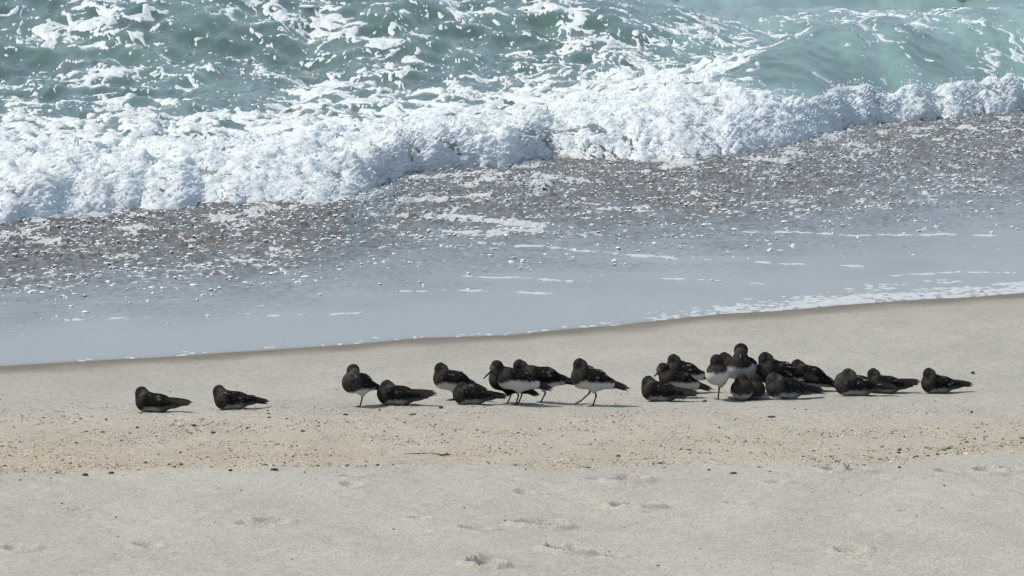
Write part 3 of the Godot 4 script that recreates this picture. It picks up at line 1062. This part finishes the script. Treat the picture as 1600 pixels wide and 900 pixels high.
func build_birds() -> void:
	plumage = StandardMaterial3D.new()
	plumage.vertex_color_use_as_albedo = true
	plumage.roughness = 0.9
	plumage.metallic_specular = 0.05
	feather = StandardMaterial3D.new()
	feather.vertex_color_use_as_albedo = true
	feather.roughness = 0.75
	feather.metallic_specular = 0.12
	feather.cull_mode = BaseMaterial3D.CULL_DISABLED
	horn = StandardMaterial3D.new()
	horn.albedo_color = Color(0.016, 0.014, 0.013).linear_to_srgb()
	horn.roughness = 0.5
	eye_mat = StandardMaterial3D.new()
	eye_mat.albedo_color = Color(0.012, 0.010, 0.009).linear_to_srgb()
	eye_mat.roughness = 0.12
	var two := [[0.002, 0.011, 0.0, 0.0, 0.011], [0.010, -0.011, 0.012, 0.0, -0.011]]
	var one := [[0.006, 0.004, 0.0, 0.0, 0.004]]
	var st := {"sit": false, "belly": 0.076, "pitch": 6.0, "head": Vector2(-0.034, 0.044), "turn": 160.0}
	# [px and py of the point of the ground under the body, yaw, size, pose changes, label]
	var list := [
		[243, 649, -14, 1.02, {"tip": 0.006}, "lone sitting bird with split tail tips, apart from the flock beside another lone one"],
		[365, 646, 15, 0.98, {"tip": -0.004, "turn": 120.0, "head": Vector2(-0.043, 0.026), "tone": 1.15}, "lone sitting bird with paler head, between another lone sitter and the preening bird"],
		[561, 640, 52, 1.0, st.merged({"legs": one, "belly": 0.068, "head": Vector2(-0.026, 0.041), "turn": 60.0, "nod": -0.6, "tone": 1.3, "white": -0.014}, true), "bird preening on one leg beside a sitting bird with a long pointed tail"],
		[622, 639, -8, 1.06, {"head": Vector2(-0.030, 0.022), "tip": 0.010, "tail": 0.01}, "sitting bird with long pointed tail beside the preening one-legged bird"],
		[708, 631, -4, 1.0, st.merged({"legs": two, "head": Vector2(-0.036, 0.036), "pitch": 9.0, "belly": 0.058, "white": -0.004}, true), "standing bird with pale belly just behind a sitting bird"],
		[738, 637, 4, 0.98, {"head": Vector2(-0.030, 0.021), "tip": 0.0}, "sitting bird in front of a standing one, tail pointing at the long-billed bird"],
		[793, 633, -12, 0.95, st.merged({"legs": one, "belly": 0.066, "head": Vector2(-0.022, 0.036), "pitch": 14.0, "white": -0.04}, true), "dark rounded bird half hidden behind the long-billed standing bird"],
		[808, 636, 10, 1.02, st.merged({"legs": [[-0.004, 0.010, -0.006, 0.0, 0.010], [0.012, -0.010, 0.004, 0.0, -0.010]], "turn": 12.0, "nod": -0.75, "head": Vector2(-0.060, 0.040), "pitch": 9.0, "bill": 0.036, "droop": 0.1, "white": 0.001, "belly": 0.074}, true), "standing bird with drooping black bill and white belly, head lowered"],
		[847, 630, 4, 1.06, st.merged({"legs": [[0.006, 0.006, -0.004, 0.0, 0.006]], "head": Vector2(-0.062, 0.034), "pitch": 2.0, "belly": 0.070, "white": -0.012}, true), "standing bird with dark mottled back right behind the long-billed one"],
		[925, 632, 2, 1.05, st.merged({"legs": [[0.006, 0.008, 0.002, 0.0, 0.008], [-0.002, -0.008, -0.030, 0.014, -0.006]], "pitch": 8.0, "head": Vector2(-0.034, 0.042), "white": -0.004}, true), "standing bird alone in profile, one foot lifted, white belly and split tail"],
		[1034, 626, -14, 1.06, {"head": Vector2(-0.038, 0.024), "pitch": 0.0, "tip": 0.004}, "dark sitting bird in front of the white-bellied one, tail low to the sand"],
		[1060, 621, 4, 0.98, st.merged({"sit": false, "belly": 0.052, "legs": two, "turn": 15.0, "nod": -0.7, "head": Vector2(-0.048, 0.038), "pitch": 8.0, "white": 0.0, "bill": 0.020}, true), "white-bellied bird leaning over a dark sitting one, short bill pointing down"],
		[1068, 613, 2, 0.98, st.merged({"belly": 0.066, "legs": two, "head": Vector2(-0.030, 0.038)}, true), "bird at the back with a dark round head above the white-bellied one"],
		[1121, 624, 84, 1.05, st.merged({"legs": [[0.0, 0.006, 0.0, 0.0, 0.002]], "head": Vector2(-0.030, 0.042), "belly": 0.072, "pitch": 4.0, "white": 0.022}, true), "bird facing the camera on one leg, round white belly and dark bib"],
		[1150, 612, 10, 1.05, st.merged({"legs": two, "belly": 0.070, "head": Vector2(-0.034, 0.030), "white": 0.012}, true), "bird mostly hidden between the one-legged bird and the tall black-headed one"],
		[1163, 615, 66, 1.12, st.merged({"legs": two, "belly": 0.072, "head": Vector2(-0.026, 0.050), "turn": 20.0, "nod": -0.5, "pitch": 10.0, "white": 0.012, "tone": 0.85}, true), "tallest bird, black head raised above the huddle, facing the camera"],
		[1217, 615, 6, 1.14, st.merged({"legs": two, "belly": 0.058, "head": Vector2(-0.036, 0.038), "white": -0.014, "pitch": 3.0}, true), "standing bird with pale face edge in the middle of the huddle"],
		[1264, 611, -2, 1.08, st.merged({"legs": two, "belly": 0.042, "head": Vector2(-0.032, 0.030), "white": -0.016, "pitch": 12.0}, true), "dark bird at the back of the huddle with steep tapering tail"],
		[1158, 623, 92, 1.06, {"head": Vector2(-0.024, 0.027), "tone": 1.15, "white": 0.006, "belly": 0.032}, "small sitting bird with pale lower breast, in front of the tall black-headed bird"],
		[1181, 622, 84, 0.94, {"head": Vector2(-0.026, 0.031), "belly": 0.034, "white": -0.004}, "narrow sitting bird squeezed between two others in the front of the huddle"],
		[1229, 623, 26, 1.16, {"head": Vector2(-0.038, 0.022), "tone": 1.35, "pitch": 3.0}, "sitting bird with grey head and mottled back at the front of the huddle"],
		[1338, 618, 6, 1.15, {"head": Vector2(-0.022, 0.025), "head_z": 0.006, "tone": 1.35, "pitch": 0.0}, "sitting bird curled up with head laid on its mottled back"],
		[1384, 612, -2, 0.98, {"head": Vector2(-0.038, 0.030), "tip": 0.012, "tail": 0.008}, "sitting bird right behind the curled-up one, wing tips raised"],
		[1468, 612, 10, 0.97, {"head": Vector2(-0.034, 0.032), "tip": 0.002}, "lone sitting bird beyond the huddle with plain dark back"],
	]
	for a in list:
		var p := pix(a[0], a[1], false)
		make_bird(a[5], p - Vector3(0, 0.0015, 0), a[2], a[3], a[4])

# ------------------------------------------------------------------ scene
func _ready() -> void:
	rng.seed = 11
	# camera, sky, sun, exposure
	var cam := Camera3D.new()
	cam.name = "camera"
	cam.fov = rad_to_deg(2.0 * atan(450.0 / F))
	cam.near = 0.1
	cam.far = 3000.0
	add_child(cam)
	cam.position = Vector3(0, CAM_H, 0)
	cam.rotation = Vector3(-PITCH, 0, 0)
	cam.current = true
	var env := Environment.new()
	env.background_mode = Environment.BG_SKY
	var sky := Sky.new()
	var psm := ProceduralSkyMaterial.new()
	psm.sky_top_color = Color(0.56, 0.645, 0.72)
	psm.sky_horizon_color = Color(0.54, 0.595, 0.64)
	psm.sky_curve = 0.12
	psm.ground_horizon_color = Color(0.6, 0.68, 0.75)
	psm.ground_bottom_color = Color(0.4, 0.38, 0.35)
	psm.energy_multiplier = 1.1
	sky.sky_material = psm
	env.sky = sky
	env.tonemap_mode = Environment.TONE_MAPPER_LINEAR
	env.tonemap_exposure = 1.4
	env.sdfgi_enabled = true
	env.ssao_enabled = true
	env.ssil_enabled = true
	var we := WorldEnvironment.new()
	we.environment = env
	add_child(we)
	var sun := DirectionalLight3D.new()
	sun.name = "sun"
	sun.light_energy = 1.15
	sun.light_color = Color(1.0, 0.96, 0.90)
	sun.light_angular_distance = 0.5
	sun.shadow_enabled = true
	add_child(sun)
	sun.look_at_from_position(Vector3(-0.62, 0.85, 0.03) * 10.0, Vector3.ZERO)
	# noises, frequencies in cycles per metre
	mk_noise(n_big, FastNoiseLite.TYPE_SIMPLEX_SMOOTH, 0.9, 1, 2)
	mk_noise(n_mid, FastNoiseLite.TYPE_SIMPLEX_SMOOTH, 6.0, 2, 2)
	mk_noise(n_fine, FastNoiseLite.TYPE_SIMPLEX_SMOOTH, 22.0, 3, 2)
	mk_noise(n_pit, FastNoiseLite.TYPE_SIMPLEX_SMOOTH, 13.0, 4, 2)
	mk_noise(n_warp, FastNoiseLite.TYPE_SIMPLEX_SMOOTH, 2.2, 6, 2)
	mk_noise(n_soft, FastNoiseLite.TYPE_SIMPLEX_SMOOTH, 3.5, 12, 5)
	n_soft.fractal_gain = 0.56
	mk_noise(n_cell, FastNoiseLite.TYPE_CELLULAR, 9.0, 7, 1)
	mk_noise(n_cell_fine, FastNoiseLite.TYPE_CELLULAR, 24.0, 8, 1)
	mk_noise(n_net, FastNoiseLite.TYPE_CELLULAR, 1.0, 14, 1)
	n_net.cellular_return_type = FastNoiseLite.RETURN_DISTANCE2_SUB
	n_net.cellular_jitter = 1.0
	for c in [n_cell, n_cell_fine]:
		c.cellular_return_type = FastNoiseLite.RETURN_DISTANCE
		c.cellular_distance_function = FastNoiseLite.DISTANCE_EUCLIDEAN

	build_sand()
	print("sand ", Time.get_ticks_msec())
	var water := StandardMaterial3D.new()
	water.vertex_color_use_as_albedo = true
	water.roughness = 0.12
	water.metallic_specular = 0.5
	var foam := StandardMaterial3D.new()
	foam.albedo_color = Color(0.775, 0.82, 0.865).linear_to_srgb()
	foam.roughness = 0.6
	foam.metallic_specular = 0.3
	foam.backlight_enabled = true
	foam.backlight = Color(0.86, 0.88, 0.90)
	var fn := FastNoiseLite.new()
	fn.noise_type = FastNoiseLite.TYPE_SIMPLEX_SMOOTH
	fn.frequency = 0.03
	fn.seed = 4
	fn.fractal_octaves = 3
	var ft := NoiseTexture2D.new()
	ft.width = 512
	ft.height = 512
	ft.seamless = true
	ft.noise = fn
	foam.heightmap_enabled = true
	foam.heightmap_texture = ft
	foam.heightmap_scale = 0.3
	foam.uv1_triplanar = true
	foam.uv1_world_triplanar = true
	foam.uv1_scale = Vector3(1.6, 1.6, 1.6)
	var film := StandardMaterial3D.new()
	film.albedo_color = Color(0.785, 0.80, 0.815, 0.62)
	film.transparency = BaseMaterial3D.TRANSPARENCY_ALPHA
	film.roughness = 0.5
	build_swash(water, film)
	print("swash ", Time.get_ticks_msec())
	build_sea(water, foam)
	print("sea ", Time.get_ticks_msec())
	build_birds()
	print("birds ", Time.get_ticks_msec())
	build_pebbles()
	build_gravel()
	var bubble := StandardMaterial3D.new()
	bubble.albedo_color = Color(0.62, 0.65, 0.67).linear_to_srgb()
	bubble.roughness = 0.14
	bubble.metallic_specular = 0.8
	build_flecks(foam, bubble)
	print("all ", Time.get_ticks_msec())
